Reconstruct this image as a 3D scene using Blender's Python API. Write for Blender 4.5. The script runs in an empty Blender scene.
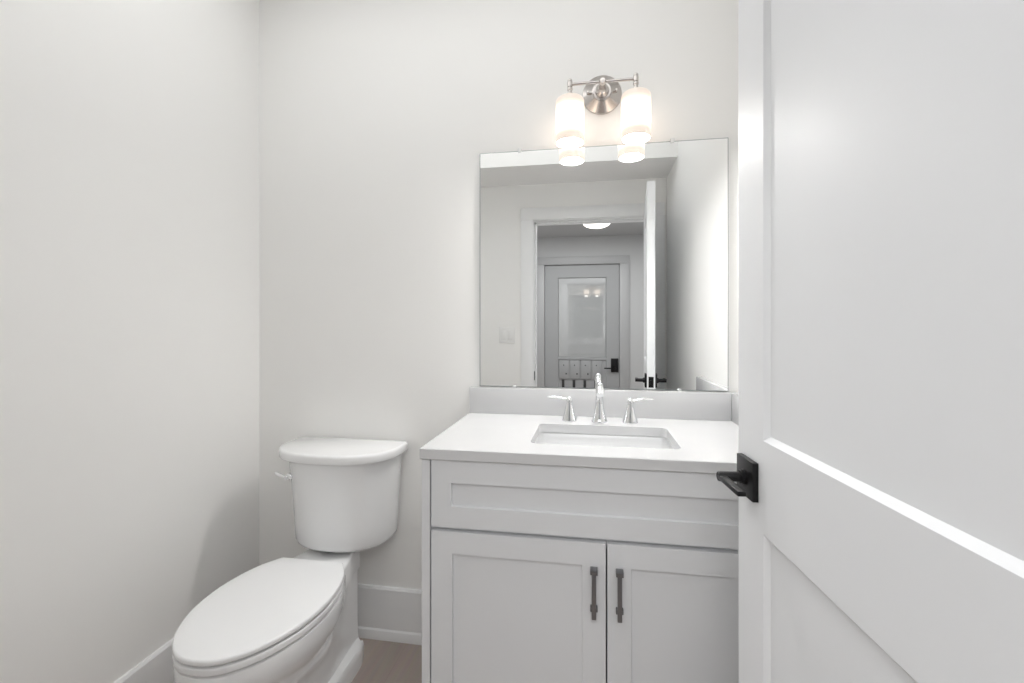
import bpy, bmesh, math
from mathutils import Vector, Matrix

S = bpy.context.scene
COL = S.collection
PI = math.pi

# ------------------------------------------------------------------ camera
CAM_D, CAM_Z, YAW, F_PX, HORIZON = 1.764, 1.263, 9.6, 460.0, 327.0
cam = bpy.data.cameras.new('camera')
cam.sensor_width = 36.0
cam.lens = F_PX / 1024 * 36
cam.shift_y = -(341.5 - HORIZON) / 1024
cam.clip_start = 0.01
cam_o = bpy.data.objects.new('camera', cam)
cam_o.location = (0, -CAM_D, CAM_Z)
cam_o.rotation_euler = (PI / 2, 0, math.radians(YAW))
COL.objects.link(cam_o)
S.camera = cam_o

# ------------------------------------------------------------------ light, world, exposure
S.view_settings.view_transform = 'Standard'
S.view_settings.look = 'None'
S.view_settings.gamma = 1
S.view_settings.use_curve_mapping = False
S.view_settings.exposure = 0.14
S.cycles.max_bounces = 14
S.cycles.diffuse_bounces = 8
S.cycles.glossy_bounces = 8
w = bpy.data.worlds.new('world')
S.world = w
w.use_nodes = True
w.node_tree.nodes['Background'].inputs[0].default_value = (0.9, 0.95, 1, 1)
w.node_tree.nodes['Background'].inputs[1].default_value = 0.0


def area(name, loc, rot, sx, sy, power, color=(1, 1, 1)):
    l = bpy.data.lights.new(name, 'AREA')
    l.shape = 'RECTANGLE'
    l.size, l.size_y, l.energy, l.color = sx, sy, power, color
    o = bpy.data.objects.new(name, l)
    o.location, o.rotation_euler = loc, rot
    COL.objects.link(o)
    return o


area('bath_ceiling_fill', (-0.45, -0.72, 2.73), (0, 0, 0), 1.6, 0.8, 6.5, (0.97, 0.985, 1.0))  # added out-of-frame fill under the ceiling, no fixture here
area('hall_ceiling_fill', (-0.1, -2.75, 2.39), (0, 0, 0), 1.6, 1.1, 36.0, (1.0, 1.0, 1.0))  # added fill for the hall and cabinet fronts, separate from the dome lamp
SHADE_POWER = 2.3
BULB_POWER = 375.0


# ------------------------------------------------------------------ materials
def mat(name, color, rough=0.5, metal=0.0, coat=0.0, spec=0.5, bump=0.0, bscale=200.0, mottle=0.0, mscale=3.0):
    m = bpy.data.materials.new(name)
    m.use_nodes = True
    nt = m.node_tree
    b = nt.nodes['Principled BSDF']
    b.inputs['Base Color'].default_value = (*color, 1)
    b.inputs['Roughness'].default_value = rough
    b.inputs['Metallic'].default_value = metal
    b.inputs['Coat Weight'].default_value = coat
    b.inputs['Coat Roughness'].default_value = 0.05
    b.inputs['Specular IOR Level'].default_value = spec
    tc = nt.nodes.new('ShaderNodeTexCoord')
    if mottle:
        n = nt.nodes.new('ShaderNodeTexNoise')
        n.inputs['Scale'].default_value = mscale
        n.inputs['Detail'].default_value = 4
        nt.links.new(tc.outputs['Object'], n.inputs['Vector'])
        r = nt.nodes.new('ShaderNodeValToRGB')
        r.color_ramp.elements[0].position = 0.3
        r.color_ramp.elements[1].position = 0.7
        r.color_ramp.elements[0].color = (*[c * (1 - mottle) for c in color], 1)
        r.color_ramp.elements[1].color = (*[min(1, c * (1 + mottle)) for c in color], 1)
        nt.links.new(n.outputs['Fac'], r.inputs['Fac'])
        nt.links.new(r.outputs['Color'], b.inputs['Base Color'])
    if bump:
        n2 = nt.nodes.new('ShaderNodeTexNoise')
        n2.inputs['Scale'].default_value = bscale
        n2.inputs['Detail'].default_value = 3
        nt.links.new(tc.outputs['Object'], n2.inputs['Vector'])
        bp = nt.nodes.new('ShaderNodeBump')
        bp.inputs['Strength'].default_value = bump
        bp.inputs['Distance'].default_value = 0.001
        nt.links.new(n2.outputs['Fac'], bp.inputs['Height'])
        nt.links.new(bp.outputs['Normal'], b.inputs['Normal'])
    return m


def emit_mat(name, color, strength):
    m = bpy.data.materials.new(name)
    m.use_nodes = True
    b = m.node_tree.nodes['Principled BSDF']
    b.inputs['Base Color'].default_value = (0.9, 0.9, 0.88, 1)
    b.inputs['Roughness'].default_value = 0.3
    b.inputs['Emission Color'].default_value = (*color, 1)
    b.inputs['Emission Strength'].default_value = strength
    return m


def shade_mat():
    """Lit opal glass: brightest around the bulb, weaker and warmer toward the two ends."""
    m = emit_mat('opal_glass_lit', (1, 0.9, 0.8), 1)
    nt = m.node_tree
    b = nt.nodes['Principled BSDF']
    tc = nt.nodes.new('ShaderNodeTexCoord')
    sp = nt.nodes.new('ShaderNodeSeparateXYZ')
    nt.links.new(tc.outputs['Generated'], sp.inputs[0])
    r = nt.nodes.new('ShaderNodeValToRGB')
    cr = r.color_ramp
    cr.interpolation = 'EASE'
    cr.elements[0].position, cr.elements[0].color = 0.0, (0.28, 0.28, 0.28, 1)
    cr.elements[1].position, cr.elements[1].color = 1.0, (0.22, 0.22, 0.22, 1)
    for p, v in ((0.12, 0.29), (0.36, 1.0), (0.55, 1.0), (0.90, 0.26)):
        e = cr.elements.new(p)
        e.color = (v, v, v, 1)
    nt.links.new(sp.outputs['Z'], r.inputs['Fac'])
    mu = nt.nodes.new('ShaderNodeMath')
    mu.operation = 'MULTIPLY'
    mu.inputs[1].default_value = SHADE_POWER
    nt.links.new(r.outputs['Color'], mu.inputs[0])
    nt.links.new(mu.outputs[0], b.inputs['Emission Strength'])
    b.inputs['Emission Color'].default_value = (1.0, 0.84, 0.70, 1)
    b.inputs['Base Color'].default_value = (0.35, 0.34, 0.33, 1)
    return m


def floor_mat():
    m = bpy.data.materials.new('grey_brown_plank')
    m.use_nodes = True
    nt = m.node_tree
    b = nt.nodes['Principled BSDF']
    b.inputs['Roughness'].default_value = 0.38
    tc = nt.nodes.new('ShaderNodeTexCoord')
    mp = nt.nodes.new('ShaderNodeMapping')
    mp.inputs['Rotation'].default_value = (0, 0, math.radians(90))
    nt.links.new(tc.outputs['Object'], mp.inputs['Vector'])
    br = nt.nodes.new('ShaderNodeTexBrick')
    br.inputs['Color1'].default_value = (0.46, 0.39, 0.35, 1)
    br.inputs['Color2'].default_value = (0.43, 0.365, 0.325, 1)
    br.inputs['Mortar'].default_value = (0.40, 0.335, 0.295, 1)
    br.inputs['Scale'].default_value = 1.0
    br.inputs['Mortar Size'].default_value = 0.0012
    br.inputs['Brick Width'].default_value = 1.22
    br.inputs['Row Height'].default_value = 0.18
    nt.links.new(mp.outputs[0], br.inputs['Vector'])
    st = nt.nodes.new('ShaderNodeMapping')
    st.inputs['Scale'].default_value = (14, 1.2, 1)
    nt.links.new(tc.outputs['Object'], st.inputs['Vector'])
    n = nt.nodes.new('ShaderNodeTexNoise')
    n.inputs['Scale'].default_value = 4
    n.inputs['Detail'].default_value = 6
    nt.links.new(st.outputs[0], n.inputs['Vector'])
    mx = nt.nodes.new('ShaderNodeMix')
    mx.data_type = 'RGBA'
    mx.blend_type = 'MULTIPLY'
    mx.inputs['Factor'].default_value = 0.25
    nt.links.new(br.outputs['Color'], mx.inputs[6])
    nt.links.new(n.outputs['Color'], mx.inputs[7])
    nt.links.new(mx.outputs[2], b.inputs['Base Color'])
    return m


M = {
    'wall': mat('warm_white_wall_paint', (0.85, 0.846, 0.832), 0.55, spec=0.3, bump=0.06, bscale=350),
    'ceiling': mat('flat_ceiling_paint', (0.85, 0.85, 0.845), 0.8, spec=0.2),
    'trim': mat('satin_trim_paint', (0.83, 0.835, 0.84), 0.35, bump=0.03, bscale=120),
    'door': mat('satin_door_paint', (0.84, 0.853, 0.872), 0.45, spec=0.45, bump=0.03, bscale=60),
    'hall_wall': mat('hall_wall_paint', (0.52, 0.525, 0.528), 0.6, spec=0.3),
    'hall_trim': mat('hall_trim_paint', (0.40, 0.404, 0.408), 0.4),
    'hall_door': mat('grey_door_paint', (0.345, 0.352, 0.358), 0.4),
    'floor': floor_mat(),
    'ceramic': mat('white_glazed_ceramic', (0.83, 0.835, 0.84), 0.12, coat=0.5),
    'plastic': mat('white_seat_plastic', (0.84, 0.845, 0.85), 0.22),
    'cabinet': mat('light_grey_cabinet_paint', (0.70, 0.71, 0.725), 0.36, bump=0.02, bscale=150),
    'quartz': mat('white_quartz', (0.61, 0.613, 0.62), 0.16, mottle=0.01, mscale=9),
    'chrome': mat('polished_chrome', (0.86, 0.87, 0.88), 0.06, metal=1),
    'nickel': mat('brushed_nickel', (0.56, 0.53, 0.51), 0.24, metal=1),
    'pull': mat('dark_nickel', (0.22, 0.22, 0.23), 0.3, metal=1),
    'black': mat('matte_black_metal', (0.006, 0.006, 0.007), 0.4, spec=0.3),
    'mirror': mat('silvered_mirror', (0.93, 0.94, 0.94), 0.0, metal=1),
    'mirror_edge': mat('mirror_glass_edge', (0.30, 0.33, 0.33), 0.25),
    'clip': mat('clear_mirror_clip', (0.82, 0.83, 0.83), 0.15),
    'glass': mat('grey_reflective_glass', (0.37, 0.38, 0.382), 0.03, coat=1.0, spec=1.0),
    'switch': mat('white_switch_plastic', (0.80, 0.80, 0.79), 0.3),
    'dark': mat('dark_gap', (0.03, 0.03, 0.03), 0.7),
    'shade': shade_mat(),
    'bulb': emit_mat('lit_bulb', (1, 0.98, 0.955), BULB_POWER),
    'dome': emit_mat('lit_dome', (1, 0.94, 0.86), 2.2),
}

M['glass'].node_tree.nodes['Principled BSDF'].inputs['Coat IOR'].default_value = 2.3
M['glass'].node_tree.nodes['Principled BSDF'].inputs['Coat Roughness'].default_value = 0.01


# ------------------------------------------------------------------ mesh helpers
class MB:
    def __init__(self):
        self.b = bmesh.new()

    def box(self, x0, x1, y0, y1, z0, z1, bevel=0.0, seg=2):
        t = bmesh.new()
        bmesh.ops.create_cube(t, size=1)
        for v in t.verts:
            v.co = Vector(((x0 + x1) / 2 + v.co.x * (x1 - x0), (y0 + y1) / 2 + v.co.y * (y1 - y0),
                           (z0 + z1) / 2 + v.co.z * (z1 - z0)))
        if bevel:
            bmesh.ops.bevel(t, geom=list(t.edges), offset=bevel, segments=seg, affect='EDGES', profile=0.5)
        self.merge(t)
        return self

    def merge(self, t, mx=None):
        if mx is not None:
            bmesh.ops.transform(t, matrix=mx, verts=t.verts)
        me = bpy.data.meshes.new('tmp')
        t.to_mesh(me)
        t.free()
        self.b.from_mesh(me)
        bpy.data.meshes.remove(me)

    def lathe(self, prof, mx=None, n=40, cap=True):
        """prof: list of (r, z) along local z."""
        t = bmesh.new()
        rings = []
        for r, z in prof:
            if r < 1e-6:
                rings.append([t.verts.new((0, 0, z))])
            else:
                rings.append([t.verts.new((r * math.cos(2 * PI * k / n), r * math.sin(2 * PI * k / n), z)) for k in range(n)])
        for a, c in zip(rings, rings[1:]):
            for k in range(n):
                k2 = (k + 1) % n
                vs = []
                for v in (a[k % len(a)], a[k2 % len(a)], c[k2 % len(c)], c[k % len(c)]):
                    if v not in vs:
                        vs.append(v)
                if len(vs) >= 3:
                    t.faces.new(vs)
        if cap:
            for rg, rev in ((rings[0], True), (rings[-1], False)):
                if len(rg) > 2:
                    t.faces.new(rg[::-1] if rev else rg)
        bmesh.ops.recalc_face_normals(t, faces=t.faces)
        self.merge(t, mx)
        return self

    def loft(self, rings, cap0=True, cap1=True, close=True, mx=None):
        t = bmesh.new()
        rs = [[t.verts.new(p) for p in r] for r in rings]
        n = len(rs[0])
        for a, c in zip(rs, rs[1:]):
            for k in range(n if close else n - 1):
                k2 = (k + 1) % n
                t.faces.new((a[k], a[k2], c[k2], c[k]))
        if cap0:
            t.faces.new(rs[0][::-1])
        if cap1:
            t.faces.new(rs[-1])
        bmesh.ops.recalc_face_normals(t, faces=t.faces)
        self.merge(t, mx)
        return self

    def tube(self, pts, rad, n=20, flat=(1, 1)):
        """sweep a round (or flattened) section along a path; rad may be a list."""
        P = [Vector(p) for p in pts]
        R = rad if isinstance(rad, (list, tuple)) else [rad] * len(P)
        rings = []
        up = None
        for i, p in enumerate(P):
            d = (P[min(i + 1, len(P) - 1)] - P[max(i - 1, 0)]).normalized()
            if up is None:
                up = Vector((1, 0, 0)) if abs(d.x) < 0.7 else Vector((0, 0, 1))
            s = d.cross(up).normalized()
            up = s.cross(d).normalized()
            rings.append([p + (s * math.cos(2 * PI * k / n) * flat[0] + up * math.sin(2 * PI * k / n) * flat[1]) * R[i]
                          for k in range(n)])
        return self.loft(rings)

    def build(self, name, m, parent=None, smooth=35, solid=None, sub=0):
        me = bpy.data.meshes.new(name)
        self.b.to_mesh(me)
        self.b.free()
        for p in me.polygons:
            p.use_smooth = True
        me.set_sharp_from_angle(angle=math.radians(smooth))
        me.materials.append(m)
        o = bpy.data.objects.new(name, me)
        COL.objects.link(o)
        if parent:
            o.parent = parent
        if solid is not None:
            md = o.modifiers.new('solidify', 'SOLIDIFY')
            md.thickness, md.offset = solid
        if sub:
            md = o.modifiers.new('subd', 'SUBSURF')
            md.levels = md.render_levels = sub
        return o


def tag(o, label, cat, group=None, kind=None):
    o['label'], o['category'] = label, cat
    if group:
        o['group'] = group
    if kind:
        o['kind'] = kind
    return o


def empty(name, loc, rz=0.0):
    o = bpy.data.objects.new(name, None)
    o.empty_display_size = 0.05
    o.location, o.rotation_euler = loc, (0, 0, rz)
    COL.objects.link(o)
    return o


def struct(o, label, cat):
    return tag(o, label, cat, kind='structure')


def catmull(pts, n):
    P = [Vector(p) for p in pts]
    P = [2 * P[0] - P[1]] + P + [2 * P[-1] - P[-2]]
    out = []
    for i in range(1, len(P) - 2):
        for k in range(n):
            t = k / n
            a, b, c, d = P[i - 1], P[i], P[i + 1], P[i + 2]
            out.append(0.5 * (2 * b + (c - a) * t + (2 * a - 5 * b + 4 * c - d) * t * t + (3 * b - a - 3 * c + d) * t ** 3))
    out.append(P[-2])
    return out


# ------------------------------------------------------------------ room shell
XL, XR, YF, ZC = -1.397, 0.525, -1.57, 2.74      # left wall, right wall, doorway wall (room face), ceiling
YH = YF - 0.12                                   # doorway wall, hall face
DX0, DX1, DH = -0.400, 0.416, 2.030              # clear opening of the doorway
HX0, HX1, HY, HZ = -1.35, 0.95, -4.10, 2.40      # hall

struct(MB().box(-1.6, 1.2, -4.35, 0.15, -0.05, 0).build('floor', M['floor']), 'grey brown plank floor beside the toilet', 'floor')
struct(MB().box(XL - 0.1, XR + 0.1, 0, 0.1, 0, ZC).build('wall_back', M['wall']), 'warm white wall behind the toilet and mirror', 'wall')
struct(MB().box(XL - 0.1, XL, YF, 0, 0, ZC).build('wall_left', M['wall']), 'plain warm white wall left of the toilet', 'wall')
struct(MB().box(XR, XR + 0.1, YF, 0, 0, ZC).build('wall_right', M['wall']), 'warm white wall at the right end of the vanity', 'wall')
fw = MB()
fw.box(XL - 0.1, DX0 - 0.02, YH, YF, 0, ZC)
fw.box(DX1 + 0.02, XR + 0.1, YH, YF, 0, ZC)
fw.box(DX0 - 0.02, DX1 + 0.02, YH, YF, DH + 0.02, ZC)
struct(fw.build('wall_front', M['wall']), 'white wall with the doorway, seen in the mirror', 'wall')
struct(MB().box(XL - 0.1, XR + 0.1, YH, 0.1, ZC, ZC + 0.08).build('ceiling', M['ceiling']), 'white bathroom ceiling above the vanity', 'ceiling')
struct(MB().box(XL, XR, YF, -1.169, 2.297, ZC).build('ceiling_soffit', M['wall']), 'lowered ceiling box over the doorway, seen in the mirror', 'ceiling')

# jamb and casings of the doorway
j = MB()
j.box(DX0 - 0.02, DX0, YH, YF, 0, DH)
j.box(DX1, DX1 + 0.02, YH, YF, 0, DH)
j.box(DX0 - 0.02, DX1 + 0.02, YH, YF, DH, DH + 0.02)
j.box(DX0, DX0 + 0.012, YH + 0.02, YF - 0.045, 0, DH)              # door stop
j.box(DX0, DX1, YH + 0.02, YF - 0.045, DH - 0.012, DH)
jo = j.build('trim_1', M['trim'])
struct(jo, 'white door jamb lining the open doorway in the mirror', 'door jamb')
MB().box(DX0, DX0 + 0.003, YF - 0.036, YF - 0.006, 0.875, 0.94, 0.0008).build('strike_plate', M['black'], jo)


def casing(name, y0, y1, side, head, m):
    c = MB()
    c.box(DX0 - 0.006 - side, DX0 - 0.006, y0, y1, 0, DH + 0.006, 0.002)
    c.box(DX1 + 0.006, min(DX1 + 0.006 + side, XR - 0.001), y0, y1, 0, DH + 0.006, 0.002)
    c.box(DX0 - 0.006 - side, min(DX1 + 0.006 + side, XR - 0.001), y0, y1, DH + 0.006, DH + 0.006 + head, 0.002)
    return c.build(name, m)


struct(casing('trim_2', YF, YF + 0.018, 0.088, 0.088, M['trim']), 'wide white door casing framing the doorway in the mirror', 'door casing')
struct(casing('trim_3', YH - 0.018, YH, 0.10, 0.09, M['trim']), 'white door casing on the hall side of the doorway', 'door casing')


# baseboards with a shoe moulding
def base_x(x0, x1, y, d, h=0.206):          # along x, standing on wall plane y, thickness toward d (-1 / +1)
    prof = [(0, 0), (0.024, 0), (0.024, 0.014), (0.019, 0.034), (0.014, 0.040), (0.014, h - 0.008), (0.009, h), (0, h)]
    return [[(x, y + d * p, z) for p, z in prof] for x in (x0, x1)]


def base_y(y0, y1, x, d, h=0.206):
    prof = [(0, 0), (0.024, 0), (0.024, 0.014), (0.019, 0.034), (0.014, 0.040), (0.014, h - 0.008), (0.009, h), (0, h)]
    return [[(x + d * p, y, z) for p, z in prof] for y in (y0, y1)]


struct(MB().loft(base_x(XL, -0.462, 0, -1)).build('baseboard_back', M['trim'], smooth=20), 'tall white baseboard between the toilet and the vanity', 'baseboard')
struct(MB().loft(base_y(YF, -0.024, XL, 1)).build('baseboard_left', M['trim'], smooth=20), 'tall white baseboard along the left wall', 'baseboard')
struct(MB().loft(base_x(XL + 0.024, DX0 - 0.098, YF, 1)).build('baseboard_front', M['trim'], smooth=20), 'white baseboard along the doorway wall', 'baseboard')
struct(MB().loft(base_y(YF + 0.02, -0.58, XR, -1)).build('baseboard_right', M['trim'], smooth=20), 'white baseboard behind the open door', 'baseboard')

# hall seen through the doorway in the mirror
struct(MB().box(HX0 - 0.1, HX0, HY, YH, 0, HZ).build('wall_hall_left', M['hall_wall']), 'grey hall wall left of the doorway', 'wall')
struct(MB().box(HX1, HX1 + 0.1, HY, YH, 0, HZ).build('wall_hall_right', M['hall_wall']), 'grey hall wall right of the doorway', 'wall')
GX0, GX1, GH = -0.570, 0.365, 2.05               # far door opening
hw = MB()
hw.box(HX0 - 0.1, GX0 - 0.02, HY - 0.12, HY, 0, HZ)
hw.box(GX1 + 0.02, HX1 + 0.1, HY - 0.12, HY, 0, HZ)
hw.box(GX0 - 0.02, GX1 + 0.02, HY - 0.12, HY, GH + 0.02, HZ)
struct(hw.build('wall_hall_back', M['hall_wall']), 'grey hall wall around the glazed grey door', 'wall')
struct(MB().box(HX0 - 0.1, HX1 + 0.1, HY - 0.12, YH, HZ, HZ + 0.08).build('ceiling_hall', M['hall_wall']), 'hall ceiling with the round light, seen in the mirror', 'ceiling')
c = MB()
c.box(GX0 - 0.12, GX0, HY, HY + 0.018, 0, GH, 0.002)
c.box(GX1, GX1 + 0.12, HY, HY + 0.018, 0, GH, 0.002)
c.box(GX0 - 0.12, GX1 + 0.12, HY, HY + 0.018, GH, GH + 0.10, 0.002)
c.box(GX0 - 0.02, GX0, HY - 0.1, HY, 0, GH)
c.box(GX1, GX1 + 0.02, HY - 0.1, HY, 0, GH)
c.box(GX0 - 0.02, GX1 + 0.02, HY - 0.1, HY, GH, GH + 0.02)
struct(c.build('trim_4', M['hall_trim']), 'grey casing around the glazed hall door in the mirror', 'door casing')


# ------------------------------------------------------------------ panelled slab
def panel_face(t, w, h, y, ny, panels, bw, bd):
    """one face of a slab (x 0..w, z 0..h at depth y, outward ny) with recessed bevelled panels stacked in z."""
    x0, x1 = panels[0][0], panels[0][1]
    q = lambda a, b, c_, d: t.faces.new([t.verts.new(p) for p in (a, b, c_, d)])
    q((0, y, 0), (x0, y, 0), (x0, y, h), (0, y, h))
    q((x1, y, 0), (w, y, 0), (w, y, h), (x1, y, h))
    zs = 0
    for (_, _, z0, z1) in panels:
        q((x0, y, zs), (x1, y, zs), (x1, y, z0), (x0, y, z0))
        zs = z1
        yi = y - ny * bd
        o = [(x0, y, z0), (x1, y, z0), (x1, y, z1), (x0, y, z1)]
        i = [(x0 + bw, yi, z0 + bw), (x1 - bw, yi, z0 + bw), (x1 - bw, yi, z1 - bw), (x0 + bw, yi, z1 - bw)]
        for k in range(4):
            k2 = (k + 1) % 4
            q(o[k], o[k2], i[k2], i[k])
        q(*i)
    q((x0, y, zs), (x1, y, zs), (x1, y, h), (x0, y, h))


def slab(w, h, th, panels, bw, bd, both=True):
    """slab occupying x 0..w, y -th..0, z 0..h; front face at y = 0 facing +y."""
    t = bmesh.new()
    panel_face(t, w, h, 0, 1, panels, bw, bd)
    if both:
        panel_face(t, w, h, -th, -1, panels, bw, bd)
    else:
        t.faces.new([t.verts.new(p) for p in ((0, -th, 0), (w, -th, 0), (w, -th, h), (0, -th, h))])
    for a in (((0, 0, 0), (0, -th, 0), (0, -th, h), (0, 0, h)), ((w, 0, 0), (w, -th, 0), (w, -th, h), (w, 0, h)),
              ((0, 0, 0), (w, 0, 0), (w, -th, 0), (0, -th, 0)), ((0, 0, h), (w, 0, h), (w, -th, h), (0, -th, h))):
        t.faces.new([t.verts.new(p) for p in a])
    bmesh.ops.remove_doubles(t, verts=t.verts, dist=1e-5)
    bmesh.ops.recalc_face_normals(t, faces=t.faces)
    mb = MB()
    mb.merge(t)
    return mb


# ------------------------------------------------------------------ open bathroom door
DW, DT, DHT = 0.80, 0.042, 2.025
door = empty('door_1', (0.3704, -1.563, 0.008), math.radians(90 + 5.2))
struct(door, 'open white two panel door with black lever in the right foreground', 'door')
slab(DW, DHT, DT, [(0.107, DW - 0.107, 0.25, 0.882), (0.107, DW - 0.107, 1.050, DHT - 0.107)], 0.0095, 0.009).build('slab', M['door'], door, smooth=20)


def lever(sgn):
    """square rosette, stem and flat lever on the face at local y = 0 (sgn +1) or y = -DT (sgn -1)"""
    y0 = 0 if sgn > 0 else -DT
    lx, lz = DW - 0.0535, 0.968
    Y = lambda d: y0 + sgn * d
    h = MB().box(lx - 0.036, lx + 0.036, min(Y(0), Y(0.011)), max(Y(0), Y(0.011)), lz - 0.036, lz + 0.036, 0.0012)
    o = h.build('door_lever', M['black'], door)
    o['label'] = 'matte black door lever'
    mx = Matrix.Translation((lx, y0, lz)) @ Matrix.Rotation(-sgn * PI / 2, 4, 'X')
    MB().lathe([(0.0145, 0.011), (0.0145, 0.016), (0.0125, 0.017), (0.0125, 0.020), (0.0095, 0.021), (0.0095, 0.058), (0.0085, 0.060)], mx, 28).build('stem', M['black'], o)
    MB().box(lx - 0.093, lx + 0.006, min(Y(0.046), Y(0.060)), max(Y(0.046), Y(0.060)), lz - 0.0055, lz + 0.0035, 0.0012).build('lever', M['black'], o)


lever(1)
lever(-1)
lt = MB().box(DW, DW + 0.0015, -0.034, -0.008, 0.935, 0.992, 0.0006)
lt.box(DW, DW + 0.010, -0.027, -0.015, 0.953, 0.973, 0.002)
lt.build('latch', M['black'], door)
for z in (0.20, 1.0, 1.80):
    hg = MB().box(-0.0012, 0.0, -DT + 0.002, -0.004, z - 0.045, z + 0.045)
    hg.lathe([(0.006, z - 0.045), (0.006, z + 0.045)], Matrix.Translation((-0.002, -DT - 0.006, 0)), 16)
    hg.build('hinge', M['black'], door)

# ------------------------------------------------------------------ far grey door (its face looks toward +y)
GW, GHT = GX1 - GX0 - 0.006, GH - 0.008
far = empty('door_2', (GX0 + 0.003, HY - 0.02, 0.006))
struct(far, 'grey door with a tall glass pane at the hall end, seen in the mirror', 'door')
gx0, gx1, gz0, gz1 = 0.165, 0.775, 0.865, 1.885
slab(GW, GHT, 0.044, [(gx0, gx1, 0.22, gz0 - 0.02), (gx0, gx1, gz0, gz1)], 0.012, 0.012, both=False).build('slab', M['hall_door'], far, smooth=20)
MB().box(gx0 + 0.014, gx1 - 0.014, -0.0118, -0.006, gz0 + 0.014, gz1 - 0.014).build('glass_pane', M['glass'], far)
pw = 0.118
for k in range(4):
    x0 = gx0 + 0.022 + k * (pw + 0.018)
    pn = MB().box(x0, x0 + pw, -0.0115, 0.004, 0.60, 0.835, 0.003).build('raised_panel', M['hall_door'], far)
    MB().lathe([(0.009, 0), (0.009, 0.006), (0.006, 0.008)], Matrix.Translation((x0 + pw * 0.72, 0.004, 0.665)) @ Matrix.Rotation(-PI / 2, 4, 'X'), 14).build('peg', M['dark'], pn)
    MB().lathe([(0.007, 0), (0.007, 0.006), (0.005, 0.008)], Matrix.Translation((x0 + pw * 0.45, 0.004, 0.775)) @ Matrix.Rotation(-PI / 2, 4, 'X'), 14).build('peg', M['dark'], pn)
    MB().box(x0 + 0.03, x0 + 0.062, -0.0115, 0.002, 0.40, 0.585, 0.002).build('slot', M['dark'], far)
lk = MB().box(GW - 0.103, GW - 0.012, 0, 0.02, 0.695, 0.865, 0.006)
lk = lk.build('keypad_lock', M['black'], far)
MB().lathe([(0.012, 0.02), (0.012, 0.05)], Matrix.Translation((GW - 0.058, 0, 0.745)) @ Matrix.Rotation(-PI / 2, 4, 'X'), 20).build('stem', M['black'], lk)
MB().box(GW - 0.185, GW - 0.048, 0.042, 0.056, 0.737, 0.753, 0.002).build('lever', M['black'], lk)

# hall ceiling dome
cl = empty('ceiling_light', (0.072, -3.27, HZ))
tag(cl, 'round flush ceiling light glowing in the hall, seen in the mirror', 'ceiling light')
MB().lathe([(0.0, -0.001), (0.155, -0.001), (0.155, -0.016), (0.148, -0.02), (0.0, -0.02)], None, 48).build('canopy', M['nickel'], cl)
MB().lathe([(0.145, -0.02)] + [(0.145 * math.cos(a), -0.02 - 0.055 * math.sin(a)) for a in [k * PI / 20 for k in range(1, 10)]] + [(0, -0.075)], None, 48, cap=False).build('diffuser', M['dome'], cl)

# light switch beside the doorway
sw = empty('light_switch', (-0.598, YF, 1.205))
tag(sw, 'white two rocker light switch on the wall beside the doorway, in the mirror', 'light switch')
MB().box(-0.058, 0.058, 0, 0.006, -0.0585, 0.0585, 0.002).build('switch_plate', M['switch'], sw)
for x in (-0.023, 0.023):
    MB().box(x - 0.0165, x + 0.0165, 0.0045, 0.0085, -0.033, 0.033, 0.0015).build('rocker', M['switch'], sw)

# ------------------------------------------------------------------ vanity cabinet
CF = -0.525                                    # face frame plane
CX0, CX1, CTOP = -0.4615, 0.523, 0.897
van = empty('vanity_cabinet', (0, 0, 0))
tag(van, 'light grey shaker vanity cabinet with two doors under the white countertop', 'cabinet')
cb = MB()
cb.box(CX0, CX0 + 0.018, CF + 0.02, -0.03, 0.0, CTOP)
cb.box(CX0, CX0 + 0.0235, CF - 0.0185, CF, 0.10, CTOP, 0.001)
cb.box(CX1 - 0.018, CX1, CF + 0.02, -0.03, 0.0, CTOP)
cb.box(CX0 + 0.018, CX1 - 0.018, CF + 0.02, -0.03, 0.10, 0.118)
cb.box(CX0 + 0.018, CX1 - 0.018, -0.042, -0.03, 0.118, CTOP)
cb.box(CX0, CX0 + 0.045, CF, CF + 0.02, 0.10, CTOP, 0.001)
cb.box(CX1 - 0.045, CX1, CF, CF + 0.02, 0.10, CTOP, 0.001)
cb.box(CX0 + 0.045, CX1 - 0.045, CF, CF + 0.02, 0.865, CTOP)
cb.box(CX0 + 0.045, CX1 - 0.045, CF, CF + 0.02, 0.68, 0.735)
cb.box(CX0 + 0.045, CX1 - 0.045, CF, CF + 0.02, 0.10, 0.14)
cb.box(CX0 + 0.018, CX1 - 0.018, CF + 0.07, CF + 0.085, 0.0, 0.10)
cb.build('carcass', M['cabinet'], van, smooth=20)


def shaker(x0, x1, z0, z1, rail, name, top=None):
    """front that sits on the face frame, facing -y"""
    w_, h_ = x1 - x0, z1 - z0
    t = slab(w_, h_, 0.02, [(rail, w_ - rail, rail, h_ - (top or rail))], 0.0015, 0.009, both=False)
    mx = Matrix.Translation((x1, CF - 0.02, z0)) @ Matrix.Rotation(PI, 4, 'Z')
    bmesh.ops.transform(t.b, matrix=mx, verts=t.b.verts)
    ed = [e for e in t.b.edges if len(e.link_faces) == 2 and all(
        (abs(v.co.y - (CF - 0.02)) < 1e-4) for v in e.verts) and e.calc_face_angle() > 1.5 and
        (all(abs(v.co.x - x0) < 1e-4 for v in e.verts) or all(abs(v.co.x - x1) < 1e-4 for v in e.verts) or
         all(abs(v.co.z - z0) < 1e-4 for v in e.verts) or all(abs(v.co.z - z1) < 1e-4 for v in e.verts))]
    bmesh.ops.bevel(t.b, geom=ed, offset=0.0015, segments=2, affect='EDGES')
    return t.build(name, M['cabinet'], van, smooth=20)


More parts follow.
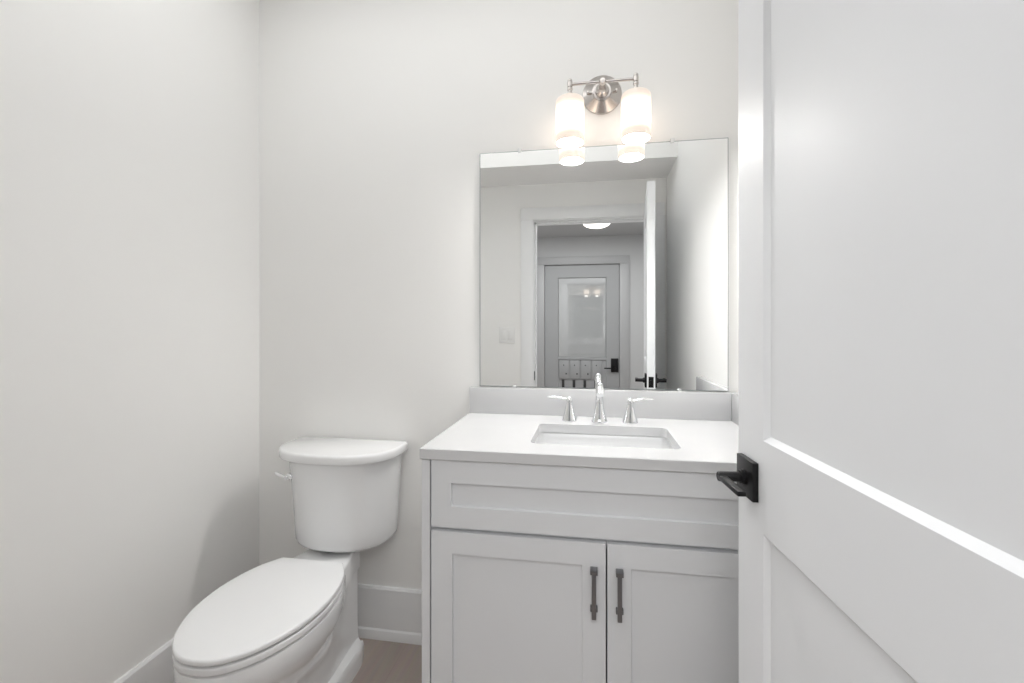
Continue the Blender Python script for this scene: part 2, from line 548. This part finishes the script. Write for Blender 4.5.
FX0, FX1 = -0.4335, 0.5195
FM = (FX0 + FX1) / 2
shaker(FX0, FX1, 0.7115, 0.8955, 0.0575, 'drawer_front', 0.062)
dl = shaker(FX0, FM - 0.002, 0.125, 0.699, 0.060, 'door')
dr = shaker(FM + 0.002, FX1, 0.125, 0.699, 0.060, 'door')


def pull(x, parent, y=CF - 0.02):
    zt, zb = 0.634, 0.5345
    o = MB().box(x - 0.0057, x + 0.0057, y - 0.0215, y - 0.0135, zb - 0.0235, zt + 0.002, 0.0012).build('pull', M['pull'], parent, smooth=25)
    o['label'] = 'dark nickel bar pull'
    for z, l in ((zt, 0.0235), (zb, 0.0145)):
        MB().box(x - 0.0095, x + 0.0095, y - l, y, z - 0.0075, z + 0.0045, 0.0015).build('post', M['pull'], o)


pull(FM - 0.0325, dl)
pull(FM + 0.0325, dr)

# ------------------------------------------------------------------ countertop with sink cut-out
TX0, TX1, TY0, TZ, TT = -0.464, 0.524, -0.553, 0.928, 0.0305
SX0, SX1, SY0, SY1 = -0.171, 0.249, -0.447, -0.173


def rrect(x0, x1, y0, y1, r, z, n=6):
    pts = []
    for cx, cy, a0 in ((x1 - r, y1 - r, 0), (x0 + r, y1 - r, PI / 2), (x0 + r, y0 + r, PI), (x1 - r, y0 + r, 1.5 * PI)):
        for k in range(n + 1):
            a = a0 + PI / 2 * k / n
            pts.append((cx + r * math.cos(a), cy + r * math.sin(a), z))
    return pts


ct = MB()
zs = (TZ - TT, TZ - TT + 0.002, TZ - 0.002, TZ)
N = 6
rings = []
inn = lambda z: rrect(SX0, SX1, SY0, SY1, 0.022, z, N)


def outer(z, ins):
    """outer rectangle sampled to match the inner ring (same count), corner points exact"""
    pts = []
    x0, x1, y0, y1 = TX0 + ins, TX1 - ins, TY0 + ins, -0.001 - ins
    ip = inn(z)
    per = N + 1
    crn = [(x1, y1), (x0, y1), (x0, y0), (x1, y0)]
    for q in range(4):
        for k in range(per):
            a, b_ = crn[q], None
            mid = N / 2
            px, py, _ = ip[q * per + k]
            cx, cy = crn[q]
            if k == N // 2:
                pts.append((cx, cy, z))
            else:
                first = k < mid
                # alternate sides: even corners go vertical edge first
                vertical = (q % 2 == 0) == first
                f = abs(k - mid) / mid
                if vertical:
                    pts.append((cx, cy + (py - cy) * f, z))
                else:
                    pts.append((cx + (px - cx) * f, cy, z))
    return pts


ct.loft([inn(TZ - TT), outer(TZ - TT, 0.002), outer(TZ - TT + 0.002, 0.0), outer(TZ - 0.002, 0.0), outer(TZ, 0.002), inn(TZ), inn(TZ - TT)], cap0=False, cap1=False)
bmesh.ops.remove_doubles(ct.b, verts=ct.b.verts, dist=1e-6)
top = ct.build('countertop', M['quartz'], smooth=30)
tag(top, 'white quartz countertop with backsplash on the grey vanity', 'countertop')
MB().box(TX0, TX1 - 0.027, -0.021, -0.001, TZ, 1.0285, 0.0015).build('backsplash', M['quartz'], top)
MB().box(TX1 - 0.027, TX1, TY0 + 0.004, -0.001, TZ, 1.0285, 0.0015).build('side_splash', M['quartz'], top)

# undermount sink
sk = empty('sink', ((SX0 + SX1) / 2, (SY0 + SY1) / 2, TZ - TT))
tag(sk, 'white rectangular undermount sink set into the countertop', 'sink')
hx, hy = (SX1 - SX0) / 2, (SY1 - SY0) / 2
R = lambda e, z, r: rrect(-hx - e, hx + e, -hy - e, hy + e, r, z)
b = MB()
b.loft([R(0.034, -0.0035, 0.03), R(0.0125, -0.0035, 0.03), R(0.011, -0.006, 0.03), R(0.007, -0.03, 0.03), R(-0.010, -0.105, 0.03),
        R(-0.018, -0.125, 0.034), R(-0.034, -0.138, 0.04), R(-0.09, -0.143, 0.04),
        R(-0.09, -0.155, 0.04), R(-0.03, -0.15, 0.05), R(-0.006, -0.135, 0.045), R(0.018, -0.03, 0.04), R(0.034, -0.012, 0.03), R(0.034, -0.0035, 0.03)], cap0=False, cap1=False)
for z, up in ((-0.143, 1), (-0.155, -1)):
    f = b.b.faces.new([b.b.verts.new(p) for p in (R(-0.09, z, 0.04) if up > 0 else R(-0.09, z, 0.04)[::-1])])
bmesh.ops.remove_doubles(b.b, verts=b.b.verts, dist=1e-6)
bmesh.ops.recalc_face_normals(b.b, faces=b.b.faces)
b.build('basin', M['ceramic'], sk, smooth=60)
MB().lathe([(0.0, -0.1425), (0.028, -0.1425), (0.031, -0.140), (0.024, -0.138), (0.0, -0.137)], Matrix.Translation((0, 0.03, 0)), 28).build('drain', M['chrome'], sk)

# ------------------------------------------------------------------ faucet
FY = -0.112
fa = empty('faucet', (0.0335, FY, TZ + 0.0003))
tag(fa, 'chrome widespread faucet with two lever handles behind the sink', 'faucet')
pth = [(0, 0, 0.05), (0, 0, 0.075), (0, -0.003, 0.100), (0, -0.016, 0.122), (0, -0.042, 0.133), (0, -0.072, 0.133), (0, -0.098, 0.125), (0, -0.112, 0.111)]
cp = catmull(pth, 6)
rd = []
for i, p in enumerate(cp):
    f = i / (len(cp) - 1)
    rd.append(0.0150 - 0.0030 * min(1, f / 0.4) + (0.0008 * max(0, (f - 0.45) / 0.55)))
sp = MB()
sp.lathe([(0.0, 0), (0.0275, 0), (0.0280, 0.004), (0.0262, 0.008), (0.0240, 0.016), (0.0205, 0.030), (0.0172, 0.046), (0.0152, 0.060), (0.0140, 0.066)], None, 36, cap=False)
sp.tube(cp, rd, 24)
sp.build('spout', M['chrome'], fa, smooth=50)
for s in (-1, 1):
    hb = MB().lathe([(0.0, 0), (0.0265, 0), (0.0268, 0.004), (0.0255, 0.009), (0.0225, 0.020), (0.0180, 0.035), (0.0140, 0.052), (0.0115, 0.064), (0.0120, 0.070),
                     (0.0116, 0.078), (0.0085, 0.084), (0.0, 0.0865)], Matrix.Translation((s * 0.1055, 0, 0)), 36).build('handle', M['chrome'], fa, smooth=50)
    x = s * 0.1055
    lp = catmull([(x, 0, 0.076), (x + s * 0.022, 0.002, 0.080), (x + s * 0.045, 0.005, 0.083), (x + s * 0.078, 0.010, 0.083)], 6)
    MB().tube(lp, [0.0062, 0.0060, 0.0056, 0.0052, 0.0052, 0.0053, 0.0055, 0.0058, 0.006, 0.0062, 0.0064, 0.0066, 0.0067, 0.0067, 0.0066, 0.0064, 0.006, 0.0052, 0.0035], 16, (1.15, 0.62)).build('lever', M['chrome'], hb, smooth=50)

# ------------------------------------------------------------------ mirror
MX0, MX1, MZ0, MZ1 = -0.4255, 0.4905, 1.0315, 1.943
mi = MB().box(MX0, MX1, -0.0065, -0.0005, MZ0, MZ1).build('wall_mirror', M['mirror_edge'])
tag(mi, 'large square frameless mirror on the wall above the vanity', 'mirror')
MB().box(MX0 + 0.0022, MX1 - 0.0022, -0.0070, -0.0062, MZ0 + 0.0022, MZ1 - 0.0022).build('silvered_glass', M['mirror'], mi)
for x in (-0.267, 0.298):
    MB().box(x - 0.007, x + 0.007, -0.0115, -0.0005, MZ1 - 0.007, MZ1 + 0.011, 0.003).build('clip', M['clip'], mi)
for x in (-0.287, 0.322):
    MB().box(x - 0.007, x + 0.007, -0.0115, -0.0005, MZ0 - 0.003, MZ0 + 0.006, 0.002).build('clip', M['clip'], mi)

# ------------------------------------------------------------------ vanity light
VX, VZ, VO = 0.0447, 2.134, 0.100
vl = empty('vanity_light', (VX, 0, VZ))
tag(vl, 'two shade brushed nickel vanity light glowing above the mirror', 'wall light')
wallm = Matrix.Rotation(PI / 2, 4, 'X')              # local z -> -y (out of the wall)
MB().lathe([(0, 0.0005), (0.0725, 0.0005), (0.0735, 0.004), (0.0715, 0.009), (0.066, 0.012), (0.040, 0.030), (0.036, 0.033), (0.036, 0.036), (0.032, 0.038), (0.0, 0.038)], wallm, 56).build('backplate', M['nickel'], vl, smooth=25)
MB().lathe([(0.026, 0.038), (0.025, 0.042), (0.016, 0.048), (0.0115, 0.058), (0.010, 0.072), (0.0115, 0.078), (0.0115, 0.106), (0.009, 0.111), (0, 0.112)], wallm, 32).build('stem', M['nickel'], vl, smooth=40)
for s in (-1, 1):
    mx = Matrix.Translation((s * 0.052, -0.020, 0)) @ wallm
    MB().lathe([(0.0045, 0), (0.0045, 0.010), (0.006, 0.011), (0.006, 0.014), (0.004, 0.018), (0, 0.019)], mx, 20).build('screw', M['nickel'], vl)
HALF = 0.1151
MB().tube([(-HALF, -VO, 0), (HALF, -VO, 0)], 0.0055, 20).build('bar', M['nickel'], vl)
for s in (-1, 1):
    x = s * HALF
    T = Matrix.Translation((x, -VO, 0))
    fi = MB().lathe([(0, 0.019), (0.006, 0.018), (0.0085, 0.015), (0.0085, 0.010), (0.0075, 0.009), (0.0095, 0.008), (0.0095, -0.009), (0.007, -0.010),
                     (0.007, -0.013), (0.0095, -0.014), (0.0095, -0.020), (0.0075, -0.022), (0.0075, -0.030), (0.0105, -0.032), (0.0105, -0.042), (0.013, -0.044), (0.013, -0.052), (0.0, -0.052)], T, 28).build('finial', M['nickel'], vl, smooth=30)
    r, z1, z0 = 0.0505, -0.050, -0.211
    pr = [(0.010, z1)] + [(r - 0.014 + 0.014 * math.sin(a), z1 - 0.014 + 0.014 * math.cos(a)) for a in [k * PI / 12 for k in range(0, 7)]] + [(r, z0 + 0.002), (r - 0.001, z0), (r - 0.003, z0), (r - 0.004, z0 + 0.002), (r - 0.004, z1 - 0.016), (0.010, z1 - 0.004)]
    sh = MB().lathe(pr, T, 48, cap=False).build('lamp_shade', M['shade'], vl, smooth=50)
    zb = -0.168
    MB().lathe([(0.0, -0.056), (0.013, -0.056), (0.013, -0.085), (0.018, -0.11), (0.029, zb + 0.012), (0.033, zb - 0.01), (0.031, zb - 0.025), (0.02, zb - 0.039), (0, zb - 0.044)], T, 32).build('bulb', M['bulb'], vl, smooth=50)

# ------------------------------------------------------------------ toilet
TCX = -0.962


def outline(half, n=7):
    """half: control points (w, y) from the front tip to the back; returns a closed ring of (x, y)"""
    pts = catmull([(a, b_, 0) for a, b_ in half], n)
    right = [(p.x, p.y) for p in pts]
    right[0] = (0.0, right[0][1])
    left = [(-x, y) for x, y in right[1:]][::-1]
    return right + left


def ring(o, z, k=1.0, ky=None, yc=-0.5, dx=0.0):
    ky = k if ky is None else ky
    return [(x * k, yc + (y - yc) * ky, z) for x, y in o]


to = empty('toilet', (TCX, 0, 0))
tag(to, 'white two piece toilet with closed oval lid left of the vanity', 'toilet')
LID = outline([(0, -0.783), (0.045, -0.776), (0.090, -0.750), (0.137, -0.695), (0.175, -0.610), (0.189, -0.515), (0.182, -0.430), (0.158, -0.350), (0.115, -0.284)])


def slabring(o, z0, z1, r=0.006, dome=0.0):
    yc = -0.53
    rs = []
    sc = lambda d: 1 - d / 0.19
    for a in (0, 30, 60, 90):
        d = r * 0.6 * (1 - math.sin(math.radians(a)))
        rs.append(ring(o, z0 + r * 0.6 * (1 - math.cos(math.radians(a))), sc(d), 1 - d / 0.25, yc))
    for a in (0, 22, 45, 67, 90):
        d = r * (1 - math.cos(math.radians(a)))
        rs.append(ring(o, z1 - r + r * math.sin(math.radians(a)), sc(d), 1 - d / 0.25, yc))
    if dome:
        for k in (0.85, 0.6, 0.3):
            rs.append(ring(o, z1 + dome * (1 - k * k), k * sc(r), k * (1 - r / 0.25), yc))
    return rs


MB().loft(slabring(LID, 0.4295, 0.4450, 0.006, 0.0025)).build('seat_lid', M['plastic'], to, smooth=40)
SEAT = [(x * 0.994, y * 0.998 - 0.001) for x, y in LID]
MB().loft(slabring(SEAT, 0.4055, 0.4230, 0.0035)).build('seat', M['plastic'], to, smooth=40)
for s in (-1, 1):
    MB().box(s * 0.075 - 0.02, s * 0.075 + 0.02, -0.292, -0.262, 0.4, 0.432, 0.006, 3).build('hinge', M['plastic'], to)

# bowl: rim, undercut body and pedestal in one surface
RIM = outline([(0, -0.780), (0.045, -0.773), (0.089, -0.747), (0.135, -0.693), (0.172, -0.610), (0.187, -0.515), (0.182, -0.430), (0.156, -0.350), (0.124, -0.285), (0.106, -0.24), (0.092, -0.18), (0.088, -0.13)])
MID = outline([(0, -0.745), (0.045, -0.737), (0.085, -0.712), (0.128, -0.660), (0.160, -0.585), (0.172, -0.505), (0.163, -0.430), (0.138, -0.360), (0.114, -0.295), (0.099, -0.24), (0.090, -0.18), (0.088, -0.13)])
LOW = outline([(0, -0.655), (0.038, -0.647), (0.070, -0.622), (0.098, -0.580), (0.118, -0.525), (0.124, -0.465), (0.119, -0.405), (0.110, -0.350), (0.102, -0.295), (0.094, -0.24), (0.089, -0.18), (0.088, -0.13)])
PED = outline([(0, -0.585), (0.035, -0.578), (0.062, -0.558), (0.083, -0.525), (0.096, -0.480), (0.101, -0.430), (0.102, -0.380), (0.100, -0.330), (0.096, -0.285), (0.092, -0.24), (0.089, -0.18), (0.088, -0.13)])
FOOT = outline([(0, -0.625), (0.045, -0.617), (0.082, -0.592), (0.106, -0.550), (0.120, -0.495), (0.125, -0.430), (0.126, -0.370), (0.126, -0.320), (0.126, -0.270), (0.126, -0.22), (0.122, -0.165), (0.106, -0.115)])
bw = MB()
bw.loft([ring(FOOT, 0.0), ring(FOOT, 0.045), ring(FOOT, 0.062, 0.985), ring(FOOT, 0.070, 0.95), ring(PED, 0.078, 1.01), ring(PED, 0.11), ring(PED, 0.17), ring(LOW, 0.235), ring(MID, 0.305),
         ring(RIM, 0.345), ring(RIM, 0.388), ring(RIM, 0.396, 0.992), ring(RIM, 0.399, 0.97)])
dk = []
for z, e in ((0.34, 0.0), (0.412, 0.0), (0.418, -0.003), (0.420, -0.007)):
    q = [(-0.121 - e, -0.292 - e), (0.121 + e, -0.292 - e), (0.108 + e, -0.235), (0.094 + e, -0.175), (0.090 + e, -0.12 + e), (-0.090 - e, -0.12 + e), (-0.094 - e, -0.175), (-0.108 - e, -0.235)]
    dk.append([(x, y, z) for x, y in q])
bw.loft(dk)
bw.build('bowl', M['ceramic'], to, smooth=40)


def dshape(hw, ys, yf, yb, z, n=24, e=2.5, rb=0.012):
    """flat back at yb, straight sides to ys, curved front to yf"""
    pts = []
    for k in range(n + 1):
        a = PI * k / n                                   # from right side round the front to the left side
        cx, sx = math.cos(a), math.sin(a)
        pts.append((hw * math.copysign(abs(cx) ** (2 / e), cx), ys + (yf - ys) * abs(sx) ** (2 / e), z))
    pts += [(-hw, yb - rb, z), (-hw + rb * 0.3, yb - rb * 0.3, z), (-hw + rb, yb, z), (hw - rb, yb, z), (hw - rb * 0.3, yb - rb * 0.3, z), (hw, yb - rb, z)]
    return pts


tk = []
for z, hw_, yf in ((0.437, 0.172, -0.205), (0.440, 0.184, -0.218), (0.447, 0.190, -0.225), (0.458, 0.1935, -0.229), (0.52, 0.197, -0.233), (0.60, 0.2015, -0.239), (0.68, 0.207, -0.246), (0.74, 0.213, -0.251), (0.768, 0.217, -0.254)):
    tk.append([(x + 0.012, y, zz) for x, y, zz in dshape(hw_ - 0.002, -0.075, yf, -0.018, z, e=2.2)])
MB().loft(tk).build('tank', M['ceramic'], to, smooth=40)
ld = []
for z, d in ((0.768, 0.006), (0.7695, 0.002), (0.773, 0), (0.794, 0), (0.7985, 0.0015), (0.802, 0.005), (0.8035, 0.010)):
    ld.append([(x + 0.008, y, zz) for x, y, zz in dshape(0.2385 - d, -0.095, -0.271 + d, -0.014 - d * 0.5, z + 0.003, e=2.3)])
MB().loft(ld).build('tank_lid', M['ceramic'], to, smooth=40)
MB().lathe([(0.055, 0.41), (0.055, 0.438)], Matrix.Translation((0, -0.13, 0)), 24).build('gasket', M['dark'], to)

# flush lever on the rounded left front of the tank
fl = Vector((-0.148, -0.200, 0.702))
nrm = Vector((-0.55, -0.835, 0)).normalized()
mx = Matrix.Translation(fl - nrm * 0.006) @ nrm.to_track_quat('Z', 'Y').to_matrix().to_4x4()
lv = MB().lathe([(0.0, 0), (0.0145, 0), (0.0145, 0.010), (0.012, 0.014), (0.008, 0.016), (0.008, 0.024), (0, 0.026)], mx, 24)
lv = lv.build('flush_lever', M['chrome'], to)
p0 = fl + nrm * 0.014
tdir = Vector((-0.96, 0.28, 0)).normalized()
MB().tube([p0, p0 + tdir * 0.02 + Vector((0, 0, 0.002)), p0 + tdir * 0.045 + Vector((0, 0, 0.006)), p0 + tdir * 0.056 + Vector((0, 0, 0.009))], [0.0065, 0.0075, 0.0085, 0.005], 14, (1, 0.7)).build('arm', M['chrome'], lv, smooth=50)
